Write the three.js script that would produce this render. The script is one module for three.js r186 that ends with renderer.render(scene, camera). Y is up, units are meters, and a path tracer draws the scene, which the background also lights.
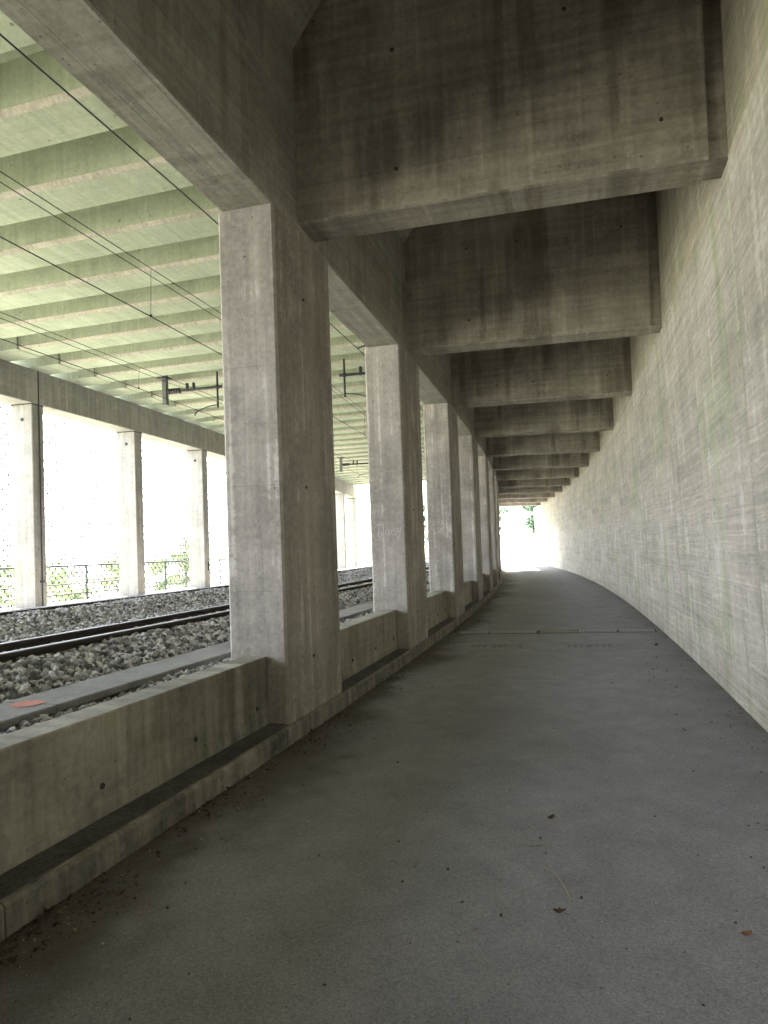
import * as THREE from 'three';
import { mergeGeometries } from 'three/addons/utils/BufferGeometryUtils.js';

// ---------------------------------------------------------------- camera, sky, sun, exposure
const scene = new THREE.Scene();
const camera = new THREE.PerspectiveCamera(73.62, 768 / 1024, 0.05, 3000);
camera.rotation.order = 'YXZ';
camera.position.set(0, 1.6, 0);
camera.rotation.set(0.0267, 0.302, -0.0351);
scene.add(camera);

const EL = 50 * Math.PI / 180, AZ = 62 * Math.PI / 180;       // sun: high, to the left and a little ahead
const sunDir = new THREE.Vector3(-Math.sin(AZ) * Math.cos(EL), Math.sin(EL), -Math.cos(AZ) * Math.cos(EL));
{                                                              // milky summer sky: pale haze low down, thin blue above, a glow round the sun
  const w = 512, h = 256, d = new Float32Array(w * h * 4);
  for (let j = 0; j < h; j++) for (let i = 0; i < w; i++) {
    const th = (j + 0.5) / h * Math.PI - Math.PI / 2, ph = ((i + 0.5) / w - 0.5) * Math.PI * 2;
    const x = Math.cos(th) * Math.cos(ph), y = Math.sin(th), z = Math.cos(th) * Math.sin(ph);
    const e = Math.max(0, y), hz = Math.pow(1 - e, 3), c = Math.max(0, x * sunDir.x + y * sunDir.y + z * sunDir.z);
    const glow = 0.9 * Math.pow(c, 12) + 0.25 * Math.pow(c, 3), L = 0.85;
    const k = 4 * (j * w + i);
    d[k] = L * (0.70 + 0.24 * hz + glow); d[k + 1] = L * (0.80 + 0.19 * hz + 0.98 * glow); d[k + 2] = L * (1.02 + 0.16 * hz + 0.95 * glow); d[k + 3] = 1;
  }
  const t = new THREE.DataTexture(d, w, h, THREE.RGBAFormat, THREE.FloatType);
  t.mapping = THREE.EquirectangularReflectionMapping; t.magFilter = t.minFilter = THREE.LinearFilter; t.needsUpdate = true;
  scene.background = t; scene.environment = t;
}

const sun = new THREE.DirectionalLight(new THREE.Color(1.0, 0.95, 0.87), 5);
sun.name = 'sun';
sun.position.copy(sunDir).multiplyScalar(150).add(new THREE.Vector3(-8, 0, -25));
sun.target.position.set(-8, 0, -25);
sun.castShadow = true;
sun.shadow.mapSize.set(4096, 4096);
sun.shadow.camera.left = -90; sun.shadow.camera.right = 90; sun.shadow.camera.top = 90; sun.shadow.camera.bottom = -90;
sun.shadow.camera.near = 1; sun.shadow.camera.far = 400;
scene.add(sun, sun.target);

const renderer = new THREE.WebGLRenderer({ antialias: true });
renderer.setSize(768, 1024);
renderer.toneMapping = THREE.LinearToneMapping;
renderer.toneMappingExposure = 12.2;
renderer.shadowMap.enabled = true;

// ---------------------------------------------------------------- helpers
const K = 0.0036, RAD = 1 / K, GRADE = -0.0286, CF = 0.0112;   // the gallery bends left and falls gently
const W = (s, u, y) => {                                       // along, across (right +), up
  const t = s * K;
  return [(RAD + u) * Math.cos(t) - RAD, y + GRADE * s, -(RAD + u) * Math.sin(t)];
};
function rng(a) { return () => { a |= 0; a = a + 0x6D2B79F5 | 0; let t = Math.imul(a ^ a >>> 15, 1 | a); t = t + Math.imul(t ^ t >>> 7, 61 | t) ^ t; return ((t ^ t >>> 14) >>> 0) / 4294967296; }; }
const rnd = rng(7);
const lerp = (a, b, t) => a + (b - a) * t;
const clamp = (x, a = 0, b = 1) => Math.min(b, Math.max(a, x));
const sstep = (a, b, x) => { const t = clamp((x - a) / (b - a)); return t * t * (3 - 2 * t); };
const used = {};
function numbered(n) { if (!(n in used)) { used[n] = 0; return n; } used[n]++; return n + '_' + String(used[n]).padStart(3, '0'); }
const ORD = ['nearest', 'second', 'third', 'fourth', 'fifth', 'sixth', 'seventh', 'eighth', 'ninth', 'tenth', 'eleventh', 'twelfth', 'thirteenth', 'fourteenth'];

function tag(o, label, category, group) { o.userData.label = label; o.userData.category = category; if (group) o.userData.group = group; return o; }
function top(o, name) { o.name = numbered(name); scene.add(o); return o; }
function thing(name, label, category, group) { return tag(top(new THREE.Group(), name), label, category, group); }
function structure(o, name, label) { top(o, name); o.userData.kind = 'structure'; if (label) o.userData.label = label; return o; }
function part(name, geo, mat, parent) { const m = new THREE.Mesh(geo, mat); m.name = name; m.castShadow = m.receiveShadow = true; if (parent) parent.add(m); return m; }

// geometry collector: quads with uv in metres
class Geo {
  constructor() { this.p = []; this.t = []; this.c = null; }
  tri(a, b, c, ta, tb, tc) { this.p.push(...a, ...b, ...c); this.t.push(...ta, ...tb, ...tc); }
  quad(a, b, c, d, ta, tb, tc, td) { this.tri(a, b, c, ta, tb, tc); this.tri(a, c, d, ta, tc, td); }
  build() {
    const g = new THREE.BufferGeometry();
    g.setAttribute('position', new THREE.Float32BufferAttribute(this.p, 3));
    g.setAttribute('uv', new THREE.Float32BufferAttribute(this.t, 2));
    g.computeVertexNormals();
    return g;
  }
}
function chamfer(pts, c) {                                     // cut the corners of a polygon (c a number or one per corner)
  const out = [], n = pts.length;
  for (let i = 0; i < n; i++) {
    const p = pts[i], a = pts[(i + n - 1) % n], b = pts[(i + 1) % n], k = Array.isArray(c) ? c[i] : c;
    if (!k) { out.push(p); continue; }
    const la = Math.hypot(a[0] - p[0], a[1] - p[1]), lb = Math.hypot(b[0] - p[0], b[1] - p[1]);
    const q = Math.min(k, la * 0.45, lb * 0.45);
    out.push([p[0] + (a[0] - p[0]) * q / la, p[1] + (a[1] - p[1]) * q / la], [p[0] + (b[0] - p[0]) * q / lb, p[1] + (b[1] - p[1]) * q / lb]);
  }
  return out;
}
const rect = (u0, u1, y0, y1) => [[u0, y0], [u1, y0], [u1, y1], [u0, y1]];   // counter-clockwise seen from the camera's side
// sweep a profile in (u, y) along s
function sweep(prof, s0, s1, n = 0, off = null, P = W) {
  const g = new Geo(), m = prof.length;
  n = n || Math.max(1, Math.ceil((s1 - s0) / 1.1));
  const ou = off ? off[0] : rnd() * 37, ov = off ? off[1] : rnd() * 29;
  for (let i = 0; i < m; i++) {
    const a = prof[i], b = prof[(i + 1) % m];
    const vert = Math.abs(b[1] - a[1]) >= Math.abs(b[0] - a[0]) * 0.8, va = (vert ? a[1] : a[0]) + ov, vb = (vert ? b[1] : b[0]) + ov;
    for (let j = 0; j < n; j++) {
      const p = lerp(s0, s1, j / n), q = lerp(s0, s1, (j + 1) / n);
      g.quad(P(p, ...a), P(p, ...b), P(q, ...b), P(q, ...a), [p + ou, va], [p + ou, vb], [q + ou, vb], [q + ou, va]);
    }
  }
  const tri = THREE.ShapeUtils.triangulateShape(prof.map(q => new THREE.Vector2(...q)), []);
  for (const [a, b, c] of tri) {
    const A = prof[a], B = prof[b], C = prof[c], t = q => [q[0] + ou, q[1] + ov];
    const area = (B[0] - A[0]) * (C[1] - A[1]) - (C[0] - A[0]) * (B[1] - A[1]);
    const [x, y, z] = area > 0 ? [A, B, C] : [A, C, B];
    g.tri(P(s0, ...x), P(s0, ...y), P(s0, ...z), t(x), t(y), t(z));
    g.tri(P(s1, ...x), P(s1, ...z), P(s1, ...y), t(x), t(z), t(y));
  }
  return orient(g.build(), prof, s0, s1, P);
}
function orient(g) { return g; }
// vertical post with a footprint in (s, u)
function pillar(foot, y0, y1, off = null) {
  const g = new Geo(), m = foot.length, ou = off ? off[0] : rnd() * 37, ov = off ? off[1] : rnd() * 29;
  let per = 0;
  const area = foot.reduce((s, p, i) => { const q = foot[(i + 1) % m]; return s + p[0] * q[1] - q[0] * p[1]; }, 0);
  if (area < 0) foot = foot.slice().reverse();
  for (let i = 0; i < m; i++) {
    const a = foot[i], b = foot[(i + 1) % m], l = Math.hypot(b[0] - a[0], b[1] - a[1]);
    g.quad(W(b[0], b[1], y0), W(a[0], a[1], y0), W(a[0], a[1], y1), W(b[0], b[1], y1), [per + l + ou, y0 + ov], [per + ou, y0 + ov], [per + ou, y1 + ov], [per + l + ou, y1 + ov]);
    per += l;
  }
  const tri = THREE.ShapeUtils.triangulateShape(foot.map(q => new THREE.Vector2(...q)), []);
  for (const [a, b, c] of tri) {
    const A = foot[a], B = foot[b], C = foot[c], t = q => [q[0] + ou, q[1] + ov];
    g.tri(W(A[0], A[1], y1), W(C[0], C[1], y1), W(B[0], B[1], y1), t(A), t(C), t(B));
    g.tri(W(A[0], A[1], y0), W(B[0], B[1], y0), W(C[0], C[1], y0), t(A), t(B), t(C));
  }
  return g.build();
}
// round bar through world points
function bar(points, r, seg = 0, radial = 6) {
  const v = points.map(p => new THREE.Vector3(...p));
  const curve = v.length === 2 ? new THREE.LineCurve3(v[0], v[1]) : new THREE.CatmullRomCurve3(v);
  return new THREE.TubeGeometry(curve, seg || (v.length === 2 ? 1 : (v.length - 1) * 3), r, radial, false);
}
function capped(points, r, radial = 8) {                       // straight bar with ends
  const a = new THREE.Vector3(...points[0]), b = new THREE.Vector3(...points[1]);
  const g = new THREE.CylinderGeometry(r, r, a.distanceTo(b), radial, 1);
  const q = new THREE.Quaternion().setFromUnitVectors(new THREE.Vector3(0, 1, 0), b.clone().sub(a).normalize());
  return g.applyQuaternion(q).translate(...a.clone().add(b).multiplyScalar(0.5).toArray());
}

// lattice noise in metres for vertex colours and relief
const NL = new Float32Array(65536); { const r = rng(9001); for (let i = 0; i < 65536; i++) NL[i] = r() * 2 - 1; }
function n2(x, y) { const i = Math.floor(x), j = Math.floor(y), a = x - i, b = y - j, f = a * a * (3 - 2 * a), g = b * b * (3 - 2 * b), H = (p, q) => NL[((p & 255) << 8) | (q & 255)]; return lerp(lerp(H(i, j), H(i + 1, j), f), lerp(H(i, j + 1), H(i + 1, j + 1), f), g); }
const f2 = (x, y, o = 4) => { let s = 0, a = 1, t = 0; for (let i = 0; i < o; i++) { s += a * n2(x, y); t += a; a *= 0.55; x = x * 2.03 + 17.1; y = y * 2.03 + 5.7; } return s / t * 1.5; };

// ---------------------------------------------------------------- textures
function vnoise(w, h, px, py, seed) {                          // tiling value noise, 0..1
  const r = rng(seed), L = new Float32Array(px * py); for (let i = 0; i < L.length; i++) L[i] = r();
  const out = new Float32Array(w * h), xi = new Int32Array(w), xj = new Int32Array(w), xf = new Float32Array(w);
  for (let x = 0; x < w; x++) { const f = x / w * px, i = Math.floor(f), t = f - i; xi[x] = i % px; xj[x] = (i + 1) % px; xf[x] = t * t * (3 - 2 * t); }
  for (let y = 0; y < h; y++) {
    const f = y / h * py, i = Math.floor(f), t0 = f - i, t = t0 * t0 * (3 - 2 * t0), a = (i % py) * px, b = ((i + 1) % py) * px, o = y * w;
    for (let x = 0; x < w; x++) {
      const p = L[a + xi[x]], q = L[a + xj[x]], c = L[b + xi[x]], d = L[b + xj[x]], k = xf[x], m = p + (q - p) * k;
      out[o + x] = m + ((c + (d - c) * k) - m) * t;
    }
  }
  return out;
}
function fbm(w, h, px, py, oct, seed, gain = 0.55) {           // tiling, about -1..1
  const out = new Float32Array(w * h); let a = 1, sum = 0;
  for (let o = 0; o < oct; o++) {
    if (px > w / 2 || py > h / 2) break;
    const n = vnoise(w, h, px, py, seed + o * 101); for (let i = 0; i < out.length; i++) out[i] += (n[i] - 0.5) * 2 * a;
    sum += a; a *= gain; px *= 2; py *= 2;
  }
  for (let i = 0; i < out.length; i++) out[i] *= 1.7 / sum;
  return out;
}
const s8 = x => { x = clamp(x); return Math.round(255 * (x <= 0.0031308 ? 12.92 * x : 1.055 * Math.pow(x, 1 / 2.4) - 0.055)); };
function dataTex(px, w, h, rep, srgb) {
  const t = new THREE.DataTexture(px, w, h, THREE.RGBAFormat);
  t.wrapS = t.wrapT = THREE.RepeatWrapping; t.magFilter = THREE.LinearFilter; t.minFilter = THREE.LinearMipmapLinearFilter; t.generateMipmaps = true;
  t.repeat.set(...rep); if (srgb) t.colorSpace = THREE.SRGBColorSpace; t.needsUpdate = true; return t;
}
function colourTex(w, h, rep, f) {
  const d = new Uint8Array(w * h * 4), c = [0, 0, 0];
  for (let i = 0; i < w * h; i++) { f(i, i % w, (i / w) | 0, c); d[4 * i] = s8(c[0]); d[4 * i + 1] = s8(c[1]); d[4 * i + 2] = s8(c[2]); d[4 * i + 3] = 255; }
  return dataTex(d, w, h, rep, true);
}
function greyTex(a, w, h, rep) {                               // a: about -1..1
  const d = new Uint8Array(w * h * 4);
  for (let i = 0; i < w * h; i++) { const v = Math.round(255 * clamp(0.5 + 0.5 * a[i])); d[4 * i] = d[4 * i + 1] = d[4 * i + 2] = v; d[4 * i + 3] = 255; }
  return dataTex(d, w, h, rep, false);
}
// concrete cast against boards: grain, blotches, pour streaks, board marks, pores, stains
function concrete(o) {
  const w = o.w || 1024, h = o.h || 1024, T = o.size || 4.2, Th = T * h / w, r = rng(o.seed);
  const big = fbm(w, h, 3, 3 * h / w | 0 || 2, 4, o.seed + 1), mid = fbm(w, h, 14, 14, 4, o.seed + 2), fine = fbm(w, h, 128, 128, 3, o.seed + 3, 0.7);
  const vs = fbm(w, h, o.vfreq || 90, 3, 3, o.seed + 4, 0.6), hs = fbm(w, h, 4, o.hfreq || 90, 3, o.seed + 5, 0.6);
  const st = fbm(w, h, 26, 2, 4, o.seed + 6), wh = fbm(w, h, 70, 2, 3, o.seed + 7), patch = fbm(w, h, 5, 4, 5, o.seed + 8);
  const bump = new Float32Array(w * h), tone = new Float32Array(w * h);
  // boards
  const bw = Math.round((o.board || 0.14) / T * w), vertical = o.vertical, N = vertical ? w : h, edges = [];
  let x = 0; while (x < N - bw * 0.6) { edges.push(x); x += Math.round(bw * (0.8 + 0.4 * r())); }
  const bt = edges.map(() => r() * 2 - 1), idx = new Int32Array(N), dist = new Int32Array(N);
  for (let i = 0, e = 0; i < N; i++) { while (e + 1 < edges.length && i >= edges[e + 1]) e++; idx[i] = e; dist[i] = i - edges[e]; }
  for (let j = 0; j < h; j++) for (let i = 0; i < w; i++) {
    const k = j * w + i, q = vertical ? i : j, along = vertical ? hs[k] : vs[k];
    const line = dist[q] < 2 ? clamp(0.55 + 0.9 * mid[k] + 0.4 * big[k]) : 0;
    tone[k] = o.aBig * big[k] + o.aMid * mid[k] + o.aFine * fine[k] + o.aV * vs[k] + o.aH * hs[k] + o.aBoard * bt[idx[q]] - o.aLine * line;
    bump[k] = 0.12 * fine[k] + 0.10 * mid[k] + 0.25 * (vertical ? vs[k] : hs[k]) * (o.relief || 0.5) + 0.15 * bt[idx[q]] * (o.relief || 0.5) - 0.35 * line;
  }
  // pores
  for (let n = 0; n < (o.pores || 0); n++) {
    const cx = r() * w | 0, cy = r() * h | 0, rad = 0.6 + 2.4 * r() * r() * r();
    for (let j = -4; j <= 4; j++) for (let i = -4; i <= 4; i++) {
      const d = Math.hypot(i, j); if (d > rad + 0.5) continue;
      const k = ((cy + j + h) % h) * w + (cx + i + w) % w; tone[k] -= 0.5 * clamp(rad + 0.5 - d); bump[k] -= 0.7 * clamp(rad + 0.5 - d);
    }
  }
  if (o.extra) o.extra(tone, bump, w, h, r);
  const B = o.base, S = o.stain || [0.3, 0.32, 0.24], D = o.dark || [0.45, 0.42, 0.4];
  const map = colourTex(w, h, [1 / T, 1 / Th], (k, i, j, c) => {
    const t = Math.max(0.15, 1 + tone[k]);
    const a = (o.aStain || 0) * sstep(0.0, 0.75, st[k] * 0.7 + patch[k] * 0.6 + 0.1 * fine[k]);
    const d = (o.aDark || 0) * sstep(0.15, 0.8, st[(k + (w * h >> 1)) % (w * h)] * 0.6 + patch[(k + 9001) % (w * h)] * 0.7 + 0.15 * mid[k]);
    const l = (o.aWhite || 0) * sstep(0.35, 0.9, wh[k] * 0.8 + 0.35 * mid[k] + 0.15 * fine[k]);
    for (let m = 0; m < 3; m++) {
      let v = B[m] * t; v = lerp(v, S[m] * t, a); v = lerp(v, v * D[m], d); c[m] = lerp(v, Math.min(0.72, v * 1.6 + 0.05), l);
    }
  });
  const mat = new THREE.MeshStandardMaterial({ map, bumpMap: greyTex(bump, w, h, [1 / T, 1 / Th]), bumpScale: o.bump || 0.006, roughness: o.rough || 0.9, metalness: 0 });
  mat.name = o.name; return mat;
}

// columns: warm, streaked
const colMat = concrete({ name: 'column_concrete', seed: 11, base: [0.39, 0.355, 0.305], aBig: 0.11, aMid: 0.17, aFine: 0.13, aV: 0.11, aH: 0.03, aBoard: 0.05, aLine: 0.14, vertical: true, board: 0.13, pores: 900, stain: [0.30, 0.28, 0.22], aStain: 0.3, aWhite: 0.6, aDark: 0.4, dark: [0.62, 0.58, 0.55], relief: 0.7, bump: 0.006,
  extra(tone, bump, w, h, r) {                                 // form joints every metre or so, chips and lime crumbs
    for (const f of [0.07, 0.3, 0.52, 0.77]) { const y = f * h | 0; for (let x = 0; x < w; x++) { const j = y + Math.round(1.5 * n2(x * 0.02, f * 90)), q = clamp(0.5 + 0.9 * n2(x * 0.03, f * 50)); for (let k = 0; k < 3; k++) { const i = ((j + k) % h) * w + x; tone[i] += (k === 2 ? 0.16 : -0.2) * q; bump[i] -= k < 2 ? 0.4 * q : 0; } } }
    for (let n = 0; n < 2600; n++) { const cx = r() * w | 0, cy = r() * h | 0, L = 2 + 14 * r() * r() | 0, v = r() < 0.65 ? 0.12 + 0.22 * r() : -0.2 * r(), wd = 1 + (r() * 2.2 | 0); for (let d = 0; d < L; d++) for (let e = 0; e < wd; e++) tone[((cy + d) % h) * w + (cx + e) % w] += v * (0.5 + 0.5 * r()); }
  } });
// cross beams: horizontal boards, dark runs
const beamMat = concrete({ name: 'beam_concrete', seed: 29, base: [0.37, 0.335, 0.28], aBig: 0.14, aMid: 0.16, aFine: 0.12, aV: 0.08, aH: 0.13, aBoard: 0.045, aLine: 0.12, board: 0.19, pores: 900, stain: [0.27, 0.26, 0.20], aStain: 0.4, aDark: 0.62, dark: [0.42, 0.40, 0.37], aWhite: 0.25, relief: 1, bump: 0.008 });
// girder and soffits
const girderMat = concrete({ name: 'girder_concrete', seed: 47, base: [0.34, 0.32, 0.27], aBig: 0.10, aMid: 0.12, aFine: 0.12, aV: 0.04, aH: 0.12, aBoard: 0.06, aLine: 0.2, board: 0.16, pores: 1500, stain: [0.27, 0.28, 0.21], aStain: 0.35, aDark: 0.4, dark: [0.5, 0.48, 0.44], aWhite: 0.15, relief: 0.8, bump: 0.007 });
// parapets and kerb: yellowish with green-brown runs
const parapetMat = concrete({ name: 'parapet_concrete', seed: 63, base: [0.325, 0.305, 0.245], aBig: 0.18, aMid: 0.2, aFine: 0.14, aV: 0.15, aH: 0.07, aBoard: 0.02, aLine: 0.05, board: 0.5, pores: 2200, stain: [0.26, 0.25, 0.18], aStain: 0.75, aDark: 0.7, dark: [0.45, 0.43, 0.39], aWhite: 0.2, bump: 0.005 });
const kerbMat = concrete({ name: 'kerb_concrete', seed: 71, base: [0.235, 0.215, 0.17], aBig: 0.22, aMid: 0.28, aFine: 0.18, aV: 0.28, aH: 0.05, aBoard: 0.02, aLine: 0.05, board: 0.5, pores: 1400, stain: [0.15, 0.14, 0.095], aStain: 0.6, aDark: 0.6, dark: [0.45, 0.43, 0.38], aWhite: 0.2, bump: 0.008 });
const siltMat = concrete({ name: 'ledge_silt', w: 512, h: 512, seed: 77, size: 2, base: [0.10, 0.095, 0.08], aBig: 0.2, aMid: 0.25, aFine: 0.3, aV: 0, aH: 0, aBoard: 0, aLine: 0, pores: 900, bump: 0.01 });
// pale precast concrete of the railway roof and outer frame
const paleMat = concrete({ name: 'precast_concrete', w: 512, h: 512, seed: 83, base: [0.395, 0.43, 0.31], aBig: 0.07, aMid: 0.08, aFine: 0.07, aV: 0.07, aH: 0.03, aBoard: 0.02, aLine: 0.03, board: 0.6, pores: 300, stain: [0.34, 0.37, 0.25], aStain: 0.6, aDark: 0.15, dark: [0.7, 0.68, 0.62], aWhite: 0.1, bump: 0.003 });
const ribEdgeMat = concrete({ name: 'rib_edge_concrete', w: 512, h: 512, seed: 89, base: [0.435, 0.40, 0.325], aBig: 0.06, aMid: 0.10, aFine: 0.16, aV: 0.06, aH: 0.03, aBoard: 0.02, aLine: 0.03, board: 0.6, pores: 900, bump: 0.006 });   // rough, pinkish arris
const outerMat = concrete({ name: 'outer_concrete', w: 512, h: 512, seed: 97, base: [0.315, 0.30, 0.27], aBig: 0.08, aMid: 0.10, aFine: 0.08, aV: 0.11, aH: 0.03, aBoard: 0.03, aLine: 0.05, vertical: true, board: 0.2, pores: 300, aStain: 0.3, stain: [0.28, 0.275, 0.22], aDark: 0.2, dark: [0.65, 0.64, 0.6], aWhite: 0.2, bump: 0.003 });
// retaining wall: trowel sweeps, lime runs and green algae
const wallMat = concrete({
  name: 'wall_concrete', w: 2048, h: 1024, size: 8.85, seed: 131, base: [0.475, 0.435, 0.345], aBig: 0.11, aMid: 0.12, aFine: 0.11, aV: 0.08, aH: 0.10, vfreq: 64, hfreq: 110, aBoard: 0.05, aLine: 0.07, board: 0.16, pores: 700,
  stain: [0.375, 0.385, 0.245], aStain: 0.8, aDark: 0.28, dark: [0.66, 0.63, 0.58], aWhite: 0.45, relief: 0.6, bump: 0.007,
  extra(tone, bump, w, h, r) {
    const stamp = (X, Y, rad, v) => { const R = Math.ceil(rad * 1.6); for (let j = -R; j <= R; j++) for (let i = -R; i <= R; i++) { const f = Math.exp(-(i * i + j * j) / (rad * rad)); if (f < 0.08) continue; const k = ((((Y | 0) + j) % h + h) % h) * w + ((((X | 0) + i) % w) + w) % w; tone[k] += v * f; bump[k] += v * f * 1.2; } };
    for (let b = 0; b < 270; b++) {                            // bundles of slanting float marks
      const cx = r() * w, cy = r() * h, n = 2 + r() * 5 | 0, ang = (r() - 0.5) * 0.07 + (r() < 0.1 ? -0.2 * r() : 0), len = 220 + 700 * r() * r(), gap = 9 + 20 * r(), bend = (r() - 0.5) * 0.0001, sgn = r() < 0.68 ? 1 : -0.8;
      for (let q = 0; q < n; q++) {
        const str = (0.025 + 0.08 * r() * r()) * sgn, off = (r() - 0.5) * 120, L = len * (0.5 + 0.7 * r()), rad = 0.9 + 2.6 * r() * r(), ph = r() * 9;
        for (let d = -L / 2; d < L / 2; d += rad * 0.7) {
          const a = d + off, X = cx + a * Math.cos(ang) - q * gap * Math.sin(ang), Y = cy + a * Math.sin(ang) + q * gap * Math.cos(ang) + bend * a * a + 2 * n2(a * 0.02 + ph, b);
          stamp(X, Y, rad, str * Math.min(1, (L / 2 - Math.abs(d)) / 60) * (0.3 + 0.7 * Math.abs(n2(a * 0.05 + ph, q + b * 3))) * 1.8);
        }
      }
    }
    for (let b = 0; b < 170; b++) {                            // lime runs
      let X = r() * w; const y0 = r() * h, L = 120 + 800 * r() * r(), str = 0.08 + 0.24 * r() * r();
      for (let d = 0; d < L; d++) { X += (r() - 0.5) * 0.7; const k = (((y0 - d | 0) % h + h) % h) * w + (((X | 0) % w) + w) % w; const f = str * Math.min(1, (L - d) / 60) * (0.4 + 0.6 * r()); tone[k] += f; tone[(k + 1) % (w * h)] += f * 0.5; }
    }
  }
});

// asphalt grain
const asphaltMat = (() => {
  const w = 1024, h = 1024, T = 1.7, r = rng(501), mid = fbm(w, h, 9, 9, 5, 511), fine = fbm(w, h, 200, 200, 2, 521, 0.8), f2 = fbm(w, h, 420, 420, 1, 531);
  const tone = new Float32Array(w * h), bump = new Float32Array(w * h);
  for (let i = 0; i < w * h; i++) { tone[i] = 0.10 * mid[i] + 0.16 * fine[i] + 0.12 * f2[i]; bump[i] = 0.35 * fine[i] + 0.25 * f2[i] + 0.15 * mid[i]; }
  for (let n = 0; n < 9000; n++) {
    const cx = r() * w | 0, cy = r() * h | 0, rad = 0.7 + 1.7 * r() * r(), s = r() < 0.55 ? 0.2 + 0.5 * r() : -0.35;
    for (let j = -3; j <= 3; j++) for (let i = -3; i <= 3; i++) { const d = Math.hypot(i, j); if (d > rad + 0.5) continue; const k = ((cy + j + h) % h) * w + (cx + i + w) % w, f = clamp(rad + 0.5 - d); tone[k] += s * f * 0.6; bump[k] += s * f; }
  }
  const map = colourTex(w, h, [1 / T, 1 / T], (k, i, j, c) => { const t = Math.max(0.2, 1 + tone[k]); c[0] = 0.62 * t; c[1] = 0.62 * t; c[2] = 0.62 * t; });
  return new THREE.MeshStandardMaterial({ name: 'asphalt', map, bumpMap: greyTex(bump, w, h, [1 / T, 1 / T]), bumpScale: 0.0022, roughness: 0.8, vertexColors: true });
})();
const plain = (name, c, rough = 0.8, metal = 0) => new THREE.MeshStandardMaterial({ name, color: new THREE.Color().setRGB(...c), roughness: rough, metalness: metal });
const M = {
  holeShade: plain('tie_hole_shade', [0.06, 0.055, 0.05], 0.95), lightPlug: plain('light_mortar', [0.36, 0.34, 0.3], 0.95),  // the near-black tone paints in the shade inside tie and anchor holes
  steel: plain('galvanised_steel', [0.52, 0.52, 0.52], 0.6, 0.2), dark: plain('dark_metal', [0.05, 0.05, 0.055], 0.55, 0.4), wire: plain('wire_copper_grey', [0.035, 0.04, 0.045], 0.6, 0.3),
  rail: plain('rail_steel_rust', [0.055, 0.042, 0.034], 0.75, 0.2), railHead: plain('polished_rail_head', [0.30, 0.29, 0.28], 0.5, 0.55), post: plain('grey_post', [0.17, 0.18, 0.18], 0.6, 0.4),
  insulator: plain('insulator', [0.03, 0.026, 0.026], 0.35), fence: plain('railing_paint', [0.05, 0.06, 0.065], 0.5, 0.3), pad: plain('bearing_pad', [0.02, 0.02, 0.02], 0.9),
  chalk: plain('chalk', [0.6, 0.57, 0.54], 1), pink: plain('pink_paint', [0.60, 0.24, 0.18], 0.9), sleeper: plain('sleeper_concrete', [0.26, 0.25, 0.23], 0.9),
  joint: plain('joint_filler', [0.05, 0.05, 0.048], 0.95), net: plain('net_wire', [0.05, 0.055, 0.06], 0.6, 0.3),
};

// ---------------------------------------------------------------- layout
const S0 = 5.421, PIT = 4.4253, DEP = 1.374, UR = -2.5375, UL = -3.085, YT = 4.6467, YB = 4.712;
const cs = n => S0 + n * PIT;
const FIRST = -7, LAST = 11;                                   // bays behind the viewpoint and ahead
const S_START = cs(FIRST) - 1.5, S_END = cs(LAST) + DEP + 0.1;
const S_ROOF_END = 47.2;                                       // the railway side ends a little sooner

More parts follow.
